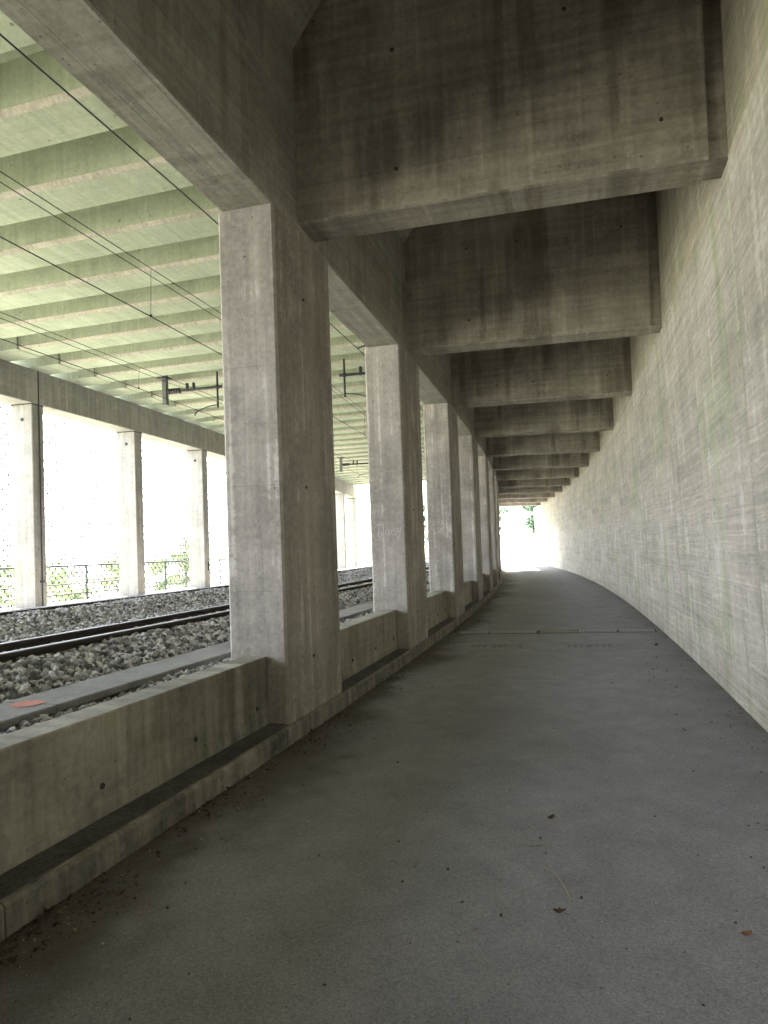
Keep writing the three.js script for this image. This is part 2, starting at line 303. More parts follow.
// --- terrain
{
  const us = [], ss = [];
  for (let u = -260; u < -40; u += 10) us.push(u); for (let u = -40; u < -13; u += 1.5) us.push(u);
  us.push(-13, -12.4, -8, -3, 1.45, 1.62, 1.75, 2.4, 3.2, 4, 5, 6.5); for (let u = 8; u < 40; u += 2); for (let u = 8; u <= 180; u += u < 40 ? 2 : 10) us.push(u);
  for (let s = -90; s < -12; s += 6) ss.push(s); for (let s = -12; s < 54; s += 3) ss.push(s); for (let s = 54; s < 66; s += 0.5) ss.push(s); for (let s = 66; s < 110; s += 2) ss.push(s); for (let s = 110; s <= 320; s += 10) ss.push(s);
  const hgt = (s, u) => {
    if (u <= -12.4) { const d = -12.4 - u; return 0.25 - 0.10 * Math.min(d, 20) + 0.12 * f2(s * 0.15, u * 0.15) * sstep(0, 6, d) - 0.01 * d; }
    const out = sstep(S_END + 0.6, S_END + 3.5, s), beyond = Math.max(0, u - 3.0);
    const open = u < 2.6 ? -0.14 + CF * u : -0.14 + 0.75 * beyond + 0.5 * f2(s * 0.2, u * 0.2) * sstep(0, 4, beyond);
    const inside = u < 1.5 ? -0.3 : u < 1.7 ? 6.9 : 7.45 + 0.55 * (u - 1.7) + 0.5 * f2(s * 0.2, u * 0.2) * sstep(0, 4, u - 1.7);
    return lerp(inside, open, out);
  };
  const g = new Geo(), cols = [];
  const put = (s, u) => { const a = f2(s * 0.4 + 9, u * 0.4), b = f2(s * 2.1, u * 2.1 + 4); return [0.345 + 0.05 * a + 0.04 * b, 0.345 + 0.055 * a + 0.05 * b, 0.25 + 0.03 * a + 0.02 * b]; };  // paler than grass, so sunlight bounces up onto the roof and path
  for (let i = 0; i + 1 < ss.length; i++) for (let j = 0; j + 1 < us.length; j++) {
    const q = [[ss[i], us[j]], [ss[i], us[j + 1]], [ss[i + 1], us[j + 1]], [ss[i + 1], us[j]]];
    const P = q.map(([s, u]) => W(s, u, hgt(s, u)));
    g.quad(P[0], P[1], P[2], P[3], ...q);
    for (const k of [0, 1, 2, 0, 2, 3]) cols.push(...put(...q[k]));
  }
  const geo = g.build(); geo.setAttribute('color', new THREE.Float32BufferAttribute(cols, 3));
  structure(part('', geo, new THREE.MeshStandardMaterial({ name: 'pale_bounce_meadow', vertexColors: true, roughness: 1 })), 'ground', 'grassy ground and hillside around the gallery, paled to bounce light');
}
// --- asphalt path
const pathY = (s, u) => CF * u + 0.0014 * f2(s * 0.8, u * 0.8 + 3);
{
  const geo = new THREE.BufferGeometry(), p = [], c = [], t = [], idx = [];
  const us = []; for (let i = 0; i <= 84; i++) us.push(lerp(-2.56, 1.42, i / 84));
  const ss = []; for (let s = S_START; s < 1; s += 0.6) ss.push(s); for (let s = 1; s < 16; s += 0.045) ss.push(s); for (let s = 16; s < S_END + 1; s += 0.15) ss.push(s); for (let s = S_END + 1; s < 150; s += 1.5) ss.push(s);
  for (const s of ss) for (const u of us) {
    const y = pathY(s, u);
    p.push(...W(s, u, y)); t.push(u, s);
    const low = f2(s * 0.35, u * 0.9), m = f2(s * 2.2 + 3, u * 2.6), hi = f2(s * 9, u * 9, 3);
    // matter: silt and leaf dust along the kerb, thinner by the wall
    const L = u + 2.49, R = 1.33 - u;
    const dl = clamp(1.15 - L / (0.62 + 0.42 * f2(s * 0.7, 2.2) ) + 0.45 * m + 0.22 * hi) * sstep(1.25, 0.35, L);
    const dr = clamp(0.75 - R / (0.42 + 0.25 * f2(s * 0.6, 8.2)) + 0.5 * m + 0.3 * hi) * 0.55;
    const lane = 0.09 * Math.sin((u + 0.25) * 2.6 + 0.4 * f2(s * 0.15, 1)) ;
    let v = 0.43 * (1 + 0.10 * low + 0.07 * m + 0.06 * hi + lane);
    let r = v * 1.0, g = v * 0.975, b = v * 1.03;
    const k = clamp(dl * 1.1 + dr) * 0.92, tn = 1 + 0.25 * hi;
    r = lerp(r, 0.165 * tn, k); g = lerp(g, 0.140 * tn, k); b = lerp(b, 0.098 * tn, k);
    const scuff = (s > 11.05 && s < 11.4 && ((u > -1.95 && u < -1.0) || (u > -0.35 && u < 0.35)) && Math.sin(u * 58) > 0.35 + 0.5 * m) ? 0.62 : 1;   // rubber scuffs
    c.push(r * scuff, g * scuff, b * scuff);
  }
  const n = us.length;
  for (let i = 0; i + 1 < ss.length; i++) for (let j = 0; j + 1 < n; j++) { const a = i * n + j; idx.push(a, a + 1, a + n + 1, a, a + n + 1, a + n); }
  geo.setAttribute('position', new THREE.Float32BufferAttribute(p, 3)); geo.setAttribute('uv', new THREE.Float32BufferAttribute(t, 2)); geo.setAttribute('color', new THREE.Float32BufferAttribute(c, 3));
  geo.setIndex(idx); geo.computeVertexNormals();
  structure(part('', geo, asphaltMat), 'path', 'grey asphalt path running through the gallery');
}

// --- retaining wall on the right, in cast panels
{
  const t = thing('retaining_wall', 'tall pale concrete retaining wall with green stains along the right of the path', 'wall');
  let k = 0;
  for (let s = S_START; s < 58; s += PIT / 2 * 1.0, k++) {
    const a = s + 0.004, b = s + PIT / 2 - 0.004;
    part('wall_panel', sweep([[1.75, -0.3], [1.75, 4.704], [1.19, 4.704], [1.205, 4.66], [1.335, -0.3]].reverse(), a, b, 3, [s * 1.0 + (k % 2 ? 0 : 0), 0.3 + 0.37 * Math.sin(k * 1.7)]), wallMat, t);
  }
  part('wall_backing', sweep(rect(1.72, 1.9, -0.3, 4.70), S_START, 58), M.joint, t);
  for (let s = S_START; s < S_END; s += PIT) part('upper_wall', sweep(rect(1.194, 1.85, 4.706, 7.3), s + 0.004, Math.min(s + PIT - 0.004, S_END), 4), wallMat, t);
}
// --- kerb plinth
{
  const g = structure(new THREE.Group(), 'kerb', 'low concrete kerb and ledge under the columns and parapets');
  const prof = chamfer([[-3.16, -0.4], [-2.485, -0.4], [-2.493, 0.12], [-3.16, 0.12]], [0, 0, 0.018, 0]);
  for (let n = FIRST - 1; n <= LAST + 1; n++) part('kerb_stone', sweep(prof, cs(n) + DEP + 0.004, cs(n + 1) + DEP - 0.004, 5), kerbMat, g);
  for (let n = FIRST; n <= LAST; n++) part('ledge_silt', sweep([[-2.728, 0.1185], [-2.53, 0.1185], [-2.535, 0.1245], [-2.728, 0.128]], cs(n - 1) + DEP + 0.006, cs(n) - 0.006, 4), siltMat, g);
}
// --- columns, parapets, girder
function plug(s, u, y, ns, nu, r, mat, parent, name = 'tie_hole') {    // small disc on a face whose normal is (ns, nu)
  const a = new THREE.Vector3(...W(s, u, y)), b = new THREE.Vector3(...W(s + ns * 0.1, u + nu * 0.1, y)), d = b.sub(a).normalize();
  const g = new THREE.LatheGeometry([[0, 0.004], [r * 0.55, 0.0035], [r * 0.75, 0.009], [r, 0.008], [r * 1.08, 0]].map(q => new THREE.Vector2(...q)), 12);
  g.applyQuaternion(new THREE.Quaternion().setFromUnitVectors(new THREE.Vector3(0, 1, 0), d)).translate(...a.toArray());
  return part(name, g, mat, parent);
}
for (let n = FIRST; n <= LAST; n++) {
  const s = cs(n);
  const lab = n < 0 ? 'tall concrete column standing behind the viewpoint' : n === 0 ? 'nearest and largest tall concrete column between path and railway' : n === 1 ? 'second tall concrete column with a chalked name on it' : ORD[n] + ' tall concrete column along the path, counted from the front';
  const t = thing('concrete_column', lab, 'column', n < 0 ? 'columns behind the viewpoint' : 'tall columns between path and railway');
  part('shaft', pillar(chamfer([[s, UL], [s + DEP, UL], [s + DEP, UR], [s, UR]], 0.022), 0.118, YT, [n * 3.31 + 1, n * 1.7]), colMat, t);
  if (n >= 0 && n < 5) {
    for (const [ds, y] of [[0.6, 0.62], [0.55, 2.2], [0.62, 4.0]]) plug(s + ds, UR, y, 0, 1, 0.014, M.holeShade, t);
  }
  if (n === 1) {                                               // chalked writing
    const strokes = [
      [[0.02, 0.00], [0.03, 0.10], [0.035, 0.17]], [[0.00, 0.165], [0.06, 0.175], [0.105, 0.13], [0.095, 0.05], [0.05, 0.0], [0.01, 0.005]],
      [[0.19, 0.085], [0.15, 0.09], [0.13, 0.04], [0.16, 0.01], [0.19, 0.05], [0.195, 0.085], [0.19, 0.03], [0.21, 0.01]],
      [[0.225, 0.08], [0.225, 0.03], [0.24, 0.01]], [[0.228, 0.115], [0.232, 0.119]],
      [[0.295, 0.10], [0.265, 0.095], [0.265, 0.065], [0.295, 0.045], [0.285, 0.01], [0.25, 0.015]],
      [[0.315, 0.11], [0.32, 0.06], [0.345, 0.055], [0.362, 0.12], [0.352, 0.03], [0.335, -0.055], [0.305, -0.05], [0.32, -0.01]]];
    const geos = strokes.map(q => bar(q.map(([x, y]) => W(s - 0.0005, -2.985 + x * 1.02, 1.80 + y * 1.0)), 0.0055, q.length * 4, 5));
    const m = part('chalk_writing', mergeGeometries(geos), M.chalk, t); m.userData.label = 'small white chalked name';
  }
  if (n === 0) {                                               // pale scratches
    const r = rng(77), geos = [];
    for (let i = 0; i < 26; i++) { const u = -2.88 + 0.12 * (r() - 0.5) + 0.05 * (r() - 0.5), y = 1.42 + 0.34 * (r() - 0.5), l = 0.03 + 0.09 * r(), a = 1.3 + 0.5 * (r() - 0.5); geos.push(bar([W(s, u, y), W(s, u + l * Math.cos(a), y + l * Math.sin(a))], 0.0022, 1, 4)); }
    part('chalk_scratches', mergeGeometries(geos), M.chalk, t);
  }
}
for (let n = FIRST; n <= LAST; n++) {
  const a = cs(n - 1) + DEP + 0.002, b = cs(n) - 0.002;
  const lab = n < 0 ? 'low concrete parapet wall behind the viewpoint' : n === 0 ? 'nearest low concrete parapet wall before the first column' : 'low concrete parapet wall between the ' + (n === 1 ? 'nearest' : ORD[n - 1]) + ' and ' + ORD[n] + ' columns';
  const t = thing('parapet_wall', lab, 'wall', n < 0 ? 'parapets behind the viewpoint' : 'parapet walls between the columns');
  part('wall_body', sweep([[-2.95, 0.116], [-2.718, 0.116], [-2.719, 0.205], [-2.727, 0.212], [-2.727, 0.69], [-2.737, 0.70], [-2.94, 0.70], [-2.95, 0.69]], a, b, 4), parapetMat, t);
  if (n >= 0 && n < 4) for (const f of [0.30, 0.62, 0.93]) plug(lerp(a, b, f), -2.727, 0.30, 0, 1, 0.017, M.holeShade, t, 'tie_hole');
}
{
  const t = thing('longitudinal_girder', 'deep concrete girder carried by the row of tall columns', 'girder');
  const prof = chamfer([[UL, YT], [UR - 0.003, YT], [UR - 0.003, 7.0], [UL, 7.0]], [0.055, 0.012, 0, 0]);
  for (let n = FIRST - 1; n <= LAST; n++) part('girder_segment', sweep(prof, n < FIRST ? S_START : cs(n) - 0.42 + 0.0015, n === LAST ? S_END : cs(n + 1) - 0.42 - 0.0015, 4), girderMat, t);
}
// --- cross beams over the path
for (let n = FIRST; n <= LAST; n++) {
  const s = cs(n) + 0.571, e = s + 0.433;
  const lab = n < 0 ? 'deep concrete cross beam behind the viewpoint' : n === 0 ? 'nearest deep concrete cross beam over the path, at the top' : ORD[n] + ' concrete cross beam over the path, counted from the front';
  const t = thing('cross_beam', lab, 'beam', n < 0 ? 'cross beams behind the viewpoint' : 'cross beams over the path');
  const sl = -0.0084;
  const y0 = u => YB + sl * (u - UR);
  const run = (u0, u1, ds) => {                                // beam body with rounded arrises: profile in (s, y), run along u
    const prof = chamfer([[s + ds, 0], [e - ds, 0], [e - ds, 1], [s + ds, 1]], [0, 0, 0, 0]);
    const g = new Geo(), ch = 0.018, ring = u => [[s + ds + ch, y0(u)], [e - ds - ch, y0(u)], [e - ds, y0(u) + ch], [e - ds, 7.02], [s + ds, 7.02], [s + ds, y0(u) + ch]];
    const A = ring(u0), B = ring(u1), ou = n * 1.713 + (n * n % 7) * 0.61, ov = n * 1.37 + (n % 3) * 0.9;
    for (let i = 0; i < 6; i++) {
      const j = (i + 1) % 6, f = Math.abs(A[i][1] - A[j][1]) > Math.abs(A[i][0] - A[j][0]) ? 1 : 0;
      g.quad(W(A[j][0], u0, A[j][1]), W(A[i][0], u0, A[i][1]), W(B[i][0], u1, B[i][1]), W(B[j][0], u1, B[j][1]), [u0 + ou, A[j][f] + ov], [u0 + ou, A[i][f] + ov], [u1 + ou, B[i][f] + ov], [u1 + ou, B[j][f] + ov]);
    }
    for (const [r, u, flip] of [[A, u0, 0], [B, u1, 1]]) for (let i = 1; i < 5; i++) { const q = flip ? [0, i + 1, i] : [0, i, i + 1]; g.tri(...q.map(k => W(r[k][0], u, r[k][1])), ...q.map(k => [r[k][0], r[k][1]])); }
    return g.build();
  };
  part('beam_web', run(UR - 0.02, 1.045, 0), beamMat, t);
  part('end_block', run(1.046, 1.25, 0.05), beamMat, t);
  if (n >= 0 && n < 6) for (const u of [-1.56, -0.80, -0.03, 0.70]) for (const y of [5.07, 6.18]) plug(s, u, y, -1, 0, 0.016, rnd() < 0.6 ? M.lightPlug : M.holeShade, t, 'tie_hole');
}
// --- roof over the path
{
  const t = thing('path_roof', 'dark concrete roof slab with sloped haunch above the path beams', 'roof');
  for (let n = FIRST - 1; n <= LAST; n++) {
    const a = n < FIRST ? S_START : cs(n) + 0.571 + 0.433, b = n === LAST ? S_END : cs(n + 1) + 0.571;
    part('haunch', sweep([[UR - 0.01, 6.40], [UR + 0.46, 7.01], [UR - 0.01, 7.01]], a - 0.02, b + 0.02, 3), girderMat, t);
  }
  part('slab', sweep(rect(UL - 0.05, 1.9, 7.0, 7.35), S_START, S_END, 30), girderMat, t);
  part('end_beam', sweep(rect(UR, 1.5, YB + 0.02, 7.0), S_END - 0.28, S_END - 0.002, 1), beamMat, t);
}
// --- railway roof: sloping slab with narrow ribs
const yr = u => 6.135 + 0.016 * (u + 6), slabY = u => yr(u) + 0.52;
{
  const t = thing('railway_roof', 'pale ribbed precast concrete roof over the railway tracks', 'roof');
  const a = S_START, b = S_ROOF_END, PR = 1.28, S1 = 5.55, RW = 0.63, CH = 0.055;
  part('slab', sweep([[-13.0, slabY(-13)], [UL, slabY(UL)], [UL, slabY(UL) + 0.3], [-13.0, slabY(-13) + 0.3]], a, b, 40), paleMat, t);
  const run = (ring, u0, u1, closed) => {                      // ring(u): points in (s, y); run along u
    const g = new Geo(), n = 4, ou = rnd() * 20, ov = rnd() * 9;
    for (let i = 0; i < n; i++) {
      const p = lerp(u0, u1, i / n), q = lerp(u0, u1, (i + 1) / n), A = ring(p), B = ring(q), m = A.length;
      for (let k = 0; k < (closed ? m : m - 1); k++) { const j = (k + 1) % m, f = Math.abs(A[k][1] - A[j][1]) > Math.abs(A[k][0] - A[j][0]) ? 1 : 0; g.quad(W(A[j][0], p, A[j][1]), W(A[k][0], p, A[k][1]), W(B[k][0], q, B[k][1]), W(B[j][0], q, B[j][1]), [p + ou, A[j][f] + ov], [p + ou, A[k][f] + ov], [q + ou, B[k][f] + ov], [q + ou, B[j][f] + ov]); }
      if (closed && (i === 0 || i === n - 1)) { const r = i ? B : A, u = i ? q : p; for (let k = 1; k < m - 1; k++) { const f = i ? [0, k + 1, k] : [0, k, k + 1]; g.tri(...f.map(z => W(r[z][0], u, r[z][1])), ...f.map(z => [r[z][0], r[z][1]])); } }
    }
    return g.build();
  };
  for (let j = Math.ceil((a - S1) / PR); S1 + j * PR < b - 0.7; j++) {
    const s = S1 + j * PR;
    const rib = part('rib', run(u => [[s + CH, yr(u)], [s + RW - 0.02, yr(u)], [s + RW, yr(u) + 0.02], [s + RW, slabY(u) + 0.02], [s, slabY(u) + 0.02], [s, yr(u) + CH * 0.8]], -11.3, UL - 0.005, true), paleMat, t);
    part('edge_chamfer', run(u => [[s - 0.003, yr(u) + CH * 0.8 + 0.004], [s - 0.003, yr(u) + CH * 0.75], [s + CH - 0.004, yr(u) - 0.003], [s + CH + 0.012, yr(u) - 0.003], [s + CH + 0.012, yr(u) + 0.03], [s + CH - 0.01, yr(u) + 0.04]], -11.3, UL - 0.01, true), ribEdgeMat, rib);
    part('end_block', run(u => [[s - 0.04, yr(u) - 0.012], [s + RW + 0.04, yr(u) - 0.012], [s + RW + 0.04, slabY(u) + 0.02], [s - 0.04, slabY(u) + 0.02]], -12.65, -11.302, true), paleMat, rib);
  }
  part('inner_upstand', sweep(rect(UL - 0.30, UL - 0.002, yr(UL) - 0.02, slabY(UL - 0.3) + 0.02), a, b, 30), paleMat, t);
}
// --- outer frame: columns, girder, plinth
const OA = 13.295, OP = 4.17, OU = -12.147, OW = 0.593, OD = 0.39;
const oFirst = -9, oLast = 8;
const os = n => OA + n * OP;
for (let n = oFirst; n <= oLast; n++) {
  const s = os(n), vis = n >= 0;
  const names = ['leftmost', 'second from left', 'third from left'];
  const lab = !vis ? 'outer column of the railway side left of the picture' : n < 3 ? names[n] + ' outer concrete column on the bright railway side' : n < 6 ? 'outer column on the bright side hidden behind the nearest tall column' : ['outer column far along the track, left one seen between two tall columns', 'outer column far along the track, beside the last one', 'last outer column at the bright far end of the railway roof'][n - 6];
  const t = thing('outer_column', lab, 'column', !vis ? 'outer columns left of the picture' : n < 3 ? 'outer columns in the left opening' : n < 6 ? 'hidden outer columns' : 'far outer columns');
  part('shaft', pillar(chamfer([[s, OU - OW], [s + OD, OU - OW], [s + OD, OU], [s, OU]], 0.015), 0.42, 5.206), outerMat, t);
  part('bearing_pad', sweep(rect(OU - OW - 0.006, OU + 0.006, 5.207, 5.226), s - 0.006, s + OD + 0.006, 1), M.pad, t);
  if (vis && n < 4) plug(s, OU - 0.27, 4.86, -1, 0, 0.045, M.holeShade, t, 'anchor_hole');
  if (n === 0) {
    part('conduit', bar([W(s + 0.22, OU + 0.014, 0.45), W(s + 0.22, OU + 0.014, 6.02)], 0.013, 1, 8), M.dark, t);
    part('conduit_clamp', sweep(rect(OU, OU + 0.03, 1.05, 1.09), s + 0.15, s + 0.29, 1), M.dark, t);
  }
  if (n === 2) part('junction_box', sweep(rect(OU, OU + 0.04, 1.05, 1.35), s + 0.22, s + 0.28, 1), M.dark, t);
}
{
  const t = thing('outer_girder', 'grey concrete edge girder resting on the outer columns', 'girder');
  for (let n = oFirst; n <= oLast; n++) part('girder_segment', sweep(chamfer(rect(OU - OW - 0.02, OU + 0.02, 5.228, 6.02), [0.015, 0.015, 0, 0]), n === oFirst ? S_START : os(n) + 0.2 + 0.009, n === oLast ? os(n) + 1.6 : os(n + 1) + 0.2 - 0.009, 4), outerMat, t);
  const p = structure(new THREE.Group(), 'edge_plinth', 'low concrete strip under the outer columns');
  for (let n = oFirst; n <= oLast; n++) part('plinth_segment', sweep(chamfer(rect(-13.1, -11.75, -0.4, 0.47), [0, 0, 0.02, 0.02]), n === oFirst ? S_START : os(n) + 0.2 + 0.006, n === oLast ? 56 : os(n + 1) + 0.2 - 0.006, 4), outerMat, p);
}
// --- railing and wire net on the outer edge
{
  const t = thing('railing', 'thin grey three-rail safety railing outside the outer columns', 'railing');
  for (let s = 16.1 - 4.1 * 4; s < 56; s += 4.1) part('post', pillar([[s - 0.022, -12.87], [s + 0.022, -12.87], [s + 0.022, -12.83], [s - 0.022, -12.83]], 0.44, 1.40), M.fence, t);
  for (const [y, r] of [[1.395, 0.026], [0.92, 0.017], [0.66, 0.017]]) { const q = []; for (let s = -1; s <= 55; s += 4) q.push(W(s, -12.85, y)); part('rail', bar(q, r, 60, 8), M.fence, t); }
}
for (let n = 0; n <= oLast; n++) {
  const a = os(n - 1) + OD * 0.5, b = os(n) + OD * 0.5, u = -13.0;
  const t = thing('wire_net', n === 0 ? 'fine wire net in the opening left of the leftmost outer column' : n < 3 ? 'fine wire net in the bright opening ' + ['', 'between the two leftmost outer columns', 'between the second and third outer columns from left'][n] : 'fine wire net in the ' + ORD[n + 1] + ' opening along the outer columns from the left', 'net', n < 3 ? 'wire nets in the left openings' : 'wire nets further along');
  for (const y of [1.6, 2.57, 3.59, 4.57]) part('tension_wire', bar([W(a, u, y), W((a + b) / 2, u, y - 0.012), W(b, u, y)], 0.014, 6, 5), M.net, t);
  const g = [], st = 0.24;
  const H = 5.0, y0 = 0.5, L = b - a;
  for (let d = -H; d < L; d += st) {                           // two diagonal families of wires
    for (const f of [1, -1]) {
      const c0 = Math.max(0, d), c1 = Math.min(L, d + H); if (c1 - c0 < 0.05) continue;
      const Y = c => f > 0 ? y0 + (c - d) : y0 + H - (c - d);
      g.push(bar([W(a + c0, u, Y(c0)), W(a + c1, u, Y(c1))], 0.005, 1, 3));
    }
  }
  const m = part('mesh', mergeGeometries(g), M.net, t); m.userData.kind = 'stuff';
  if (n < 4) {
    const kn = [];
    for (let i = 0; i * st / 2 < L; i++) for (let j = (i % 2); j * st / 2 < H; j += 2) kn.push(new THREE.OctahedronGeometry(0.03 + 0.014 * rnd(), 0).translate(...W(a + i * st / 2, u, y0 + j * st / 2)));
    const q = part('knots', mergeGeometries(kn), M.net, t); q.userData.kind = 'stuff';
  }
}

// --- railway: bed, tracks, ballast, cable trough
const BED = [[-12.0, 0.40], [-11.0, 0.43], [-9.9, 0.56], [-9.6, 0.63], [-9.4, 0.61], [-8.05, 0.72], [-7.85, 0.79], [-7.6, 0.785], [-6.9, 0.62], [-6.35, 0.58], [-6.0, 0.585], [-4.62, 0.70], [-4.46, 0.755], [-4.3, 0.75], [-3.85, 0.645], [-3.72, 0.57], [-3.36, 0.57], [-3.3, 0.585], [-2.9, 0.60]];
const bedY = u => { for (let i = 0; i + 1 < BED.length; i++) if (u <= BED[i + 1][0]) return lerp(BED[i][1], BED[i + 1][1], clamp((u - BED[i][0]) / (BED[i + 1][0] - BED[i][0]))); return 0.6; };
{
  const geo = new THREE.BufferGeometry(), p = [], c = [], idx = [], us = [], ss = [];
  for (let u = -12.0; u <= -2.9; u += 0.07) us.push(u); for (let s = S_START; s < 90; s += s > 1 && s < 24 ? 0.09 : 0.5) ss.push(s);
  for (const s of ss) for (const u of us) { const h = n2(s * 17, u * 17); p.push(...W(s, u, bedY(u) - 0.035 + 0.016 * h)); const v = 0.08 + 0.03 * n2(s * 21, u * 21) + 0.015 * f2(s * 1.3, u * 1.3); c.push(v, v * 0.96, v * 0.9); }
  for (let i = 0; i + 1 < ss.length; i++) for (let j = 0; j + 1 < us.length; j++) { const n = us.length, a = i * n + j; idx.push(a, a + 1, a + n + 1, a, a + n + 1, a + n); }
  geo.setAttribute('position', new THREE.Float32BufferAttribute(p, 3)); geo.setAttribute('color', new THREE.Float32BufferAttribute(c, 3)); geo.setIndex(idx); geo.computeVertexNormals();
  structure(part('', geo, new THREE.MeshStandardMaterial({ name: 'ballast_bed', vertexColors: true, roughness: 1 })), 'ballast_bed', 'stony bed under the tracks');
}
function track(label, uN, yN, uF, yF) {
  const t = thing('railway_track', label, 'track', 'railway tracks under the ribbed roof');
  const rail = (u, y) => {
    const prof = [[-0.07, -0.16], [0.07, -0.16], [0.07, -0.148], [0.012, -0.13], [0.009, -0.045], [0.034, -0.034], [0.035, -0.008], [-0.035, -0.008], [-0.034, -0.034], [-0.009, -0.045], [-0.012, -0.13], [-0.07, -0.148]].map(([a, b]) => [a + u, b + y]);
    const r = part('rail', sweep(prof, S_START, 90, 90), M.rail, t);
    part('running_surface', sweep(chamfer(rect(u - 0.033, u + 0.033, y - 0.0075, y), [0, 0, 0.006, 0.006]), S_START, 90, 90), M.railHead, r);
  };
  rail(uN, yN); rail(uF, yF);
  const sl = (yN - yF) / (uN - uF), yc = u => yF + sl * (u - uF) - 0.19;
  for (let s = -2.1; s < 46; s += 0.62) part('sleeper', sweep(chamfer([[uF - 0.42, yc(uF - 0.42) - 0.14], [uN + 0.42, yc(uN + 0.42) - 0.14], [uN + 0.40, yc(uN + 0.4)], [uF - 0.40, yc(uF - 0.4)]], 0.02), s, s + 0.22, 1), M.sleeper, t);
}
track('nearer canted railway track in grey ballast beside the cable trough', -4.55, 0.852, -6.0, 0.715);
track('farther railway track close to the outer columns', -7.95, 0.862, -9.4, 0.742);
{
  // broken stones
  const r = rng(4242), base = new THREE.IcosahedronGeometry(1, 0), pos = base.attributes.position, key = {};
  for (let i = 0; i < pos.count; i++) {
    const k = [pos.getX(i), pos.getY(i), pos.getZ(i)].map(v => v.toFixed(3)).join(); if (!key[k]) key[k] = 0.72 + 0.5 * r();
    pos.setXYZ(i, pos.getX(i) * key[k], pos.getY(i) * key[k], pos.getZ(i) * key[k]);
  }
  base.computeVertexNormals();
  const list = [];
  const strew = (u0, u1, s0, s1, dens, size, lift) => {
    const n = Math.round((u1 - u0) * (s1 - s0) * dens);
    for (let i = 0; i < n; i++) list.push([lerp(s0, s1, r()), lerp(u0, u1, r()), size * (0.6 + 0.75 * r()), lift]);
  };
  strew(-3.33, -2.96, 1.0, 24, 1150, 0.027, 0.006);
  strew(-4.5, -3.74, 1.5, 26, 1250, 0.029, 0.006);
  strew(-5.95, -4.6, 2.5, 30, 500, 0.031, 0);
  strew(-7.9, -6.05, 3.0, 26, 1150, 0.029, 0.005);
  strew(-7.9, -6.05, 26, 46, 420, 0.036, 0.004);
  strew(-9.35, -8.0, 5, 40, 330, 0.034, 0);
  strew(-11.8, -9.45, 7, 40, 330, 0.034, 0);
  strew(-4.5, -2.96, 24, 46, 420, 0.036, 0);
  const stone = new THREE.MeshStandardMaterial({ name: 'ballast_stone', roughness: 0.95, color: 0xffffff });
  const im = new THREE.InstancedMesh(base, stone, list.length), o = new THREE.Object3D(), col = new THREE.Color();
  list.forEach(([s, u, z, lift], i) => {
    const heap = 0.02 * f2(s * 1.6, u * 1.6, 2);
    o.position.set(...W(s, u, bedY(u) + lift - 0.012 + heap + 0.034 * r()));
    o.rotation.set(r() * 6.3, r() * 6.3, r() * 6.3); o.scale.set(z * (0.8 + 0.6 * r()), z * (0.55 + 0.4 * r()), z * (0.8 + 0.5 * r())); o.updateMatrix(); im.setMatrixAt(i, o.matrix);
    const q = r(), v = q < 0.34 ? 0.08 + 0.1 * r() : q < 0.7 ? 0.25 + 0.17 * r() : 0.48 + 0.2 * r(), w = r();
    im.setColorAt(i, col.setRGB(v, v * (0.985 - 0.01 * w), v * (1.0 - 0.05 * w)));
  });
  im.castShadow = im.receiveShadow = true;
  top(im, 'track_ballast'); im.userData.kind = 'stuff'; tag(im, 'coarse grey ballast stones heaped around the rails', 'ballast');
}
{
  const t = thing('cable_trough', 'flat concrete cable trough with lids behind the parapets', 'cable trough');
  part('trough_body', sweep([[-3.72, 0.35], [-3.36, 0.35], [-3.36, 0.605], [-3.72, 0.605]], S_START, 50, 40), kerbMat, t);
  let k = 0, marked = null;
  const lidMat = concrete({ name: 'lid_concrete', w: 512, h: 512, seed: 151, size: 2, base: [0.23, 0.225, 0.215], aBig: 0.1, aMid: 0.13, aFine: 0.14, aV: 0.02, aH: 0.02, aBoard: 0, aLine: 0, board: 0.6, pores: 500, aDark: 0.3, bump: 0.003 });
  for (let s = 0.32; s < 46; s += 1.65, k++) {
    const lid = part('lid', sweep(chamfer(rect(-3.755 + 0.006 * (rnd() - 0.5), -3.325 + 0.006 * (rnd() - 0.5), 0.61, 0.66 + 0.004 * rnd()), 0.008), s + 0.003, s + 1.645, 2), lidMat, t);
    if (k === 2) marked = lid;
  }
  const g = new Geo(), rr = rng(33), c = 0.008;               // worn: small flecks of paint, missing here and there
  for (let i = -15; i <= 15; i++) for (let j = -15; j <= 15; j++) {
    const d = Math.hypot(i, j) * c / 0.108, e = d + 0.16 * n2(i * 0.35, j * 0.35 + 7); if (e > 1 || rr() < 0.06 + 0.5 * sstep(0.7, 1, e) + 0.25 * sstep(0.2, 0.8, n2(i * 0.3 + 40, j * 0.3))) continue;
    const p = 3.60 + i * c, q = -3.545 + j * c, k = c * 0.52, y = 0.6655; g.quad(W(p - k, q - k, y), W(p - k, q + k, y), W(p + k, q + k, y), W(p + k, q - k, y), [0, 0], [1, 0], [1, 1], [0, 1]);
  }
  part('paint_mark', g.build(), M.pink, marked).userData.label = 'pink sprayed round mark';
}

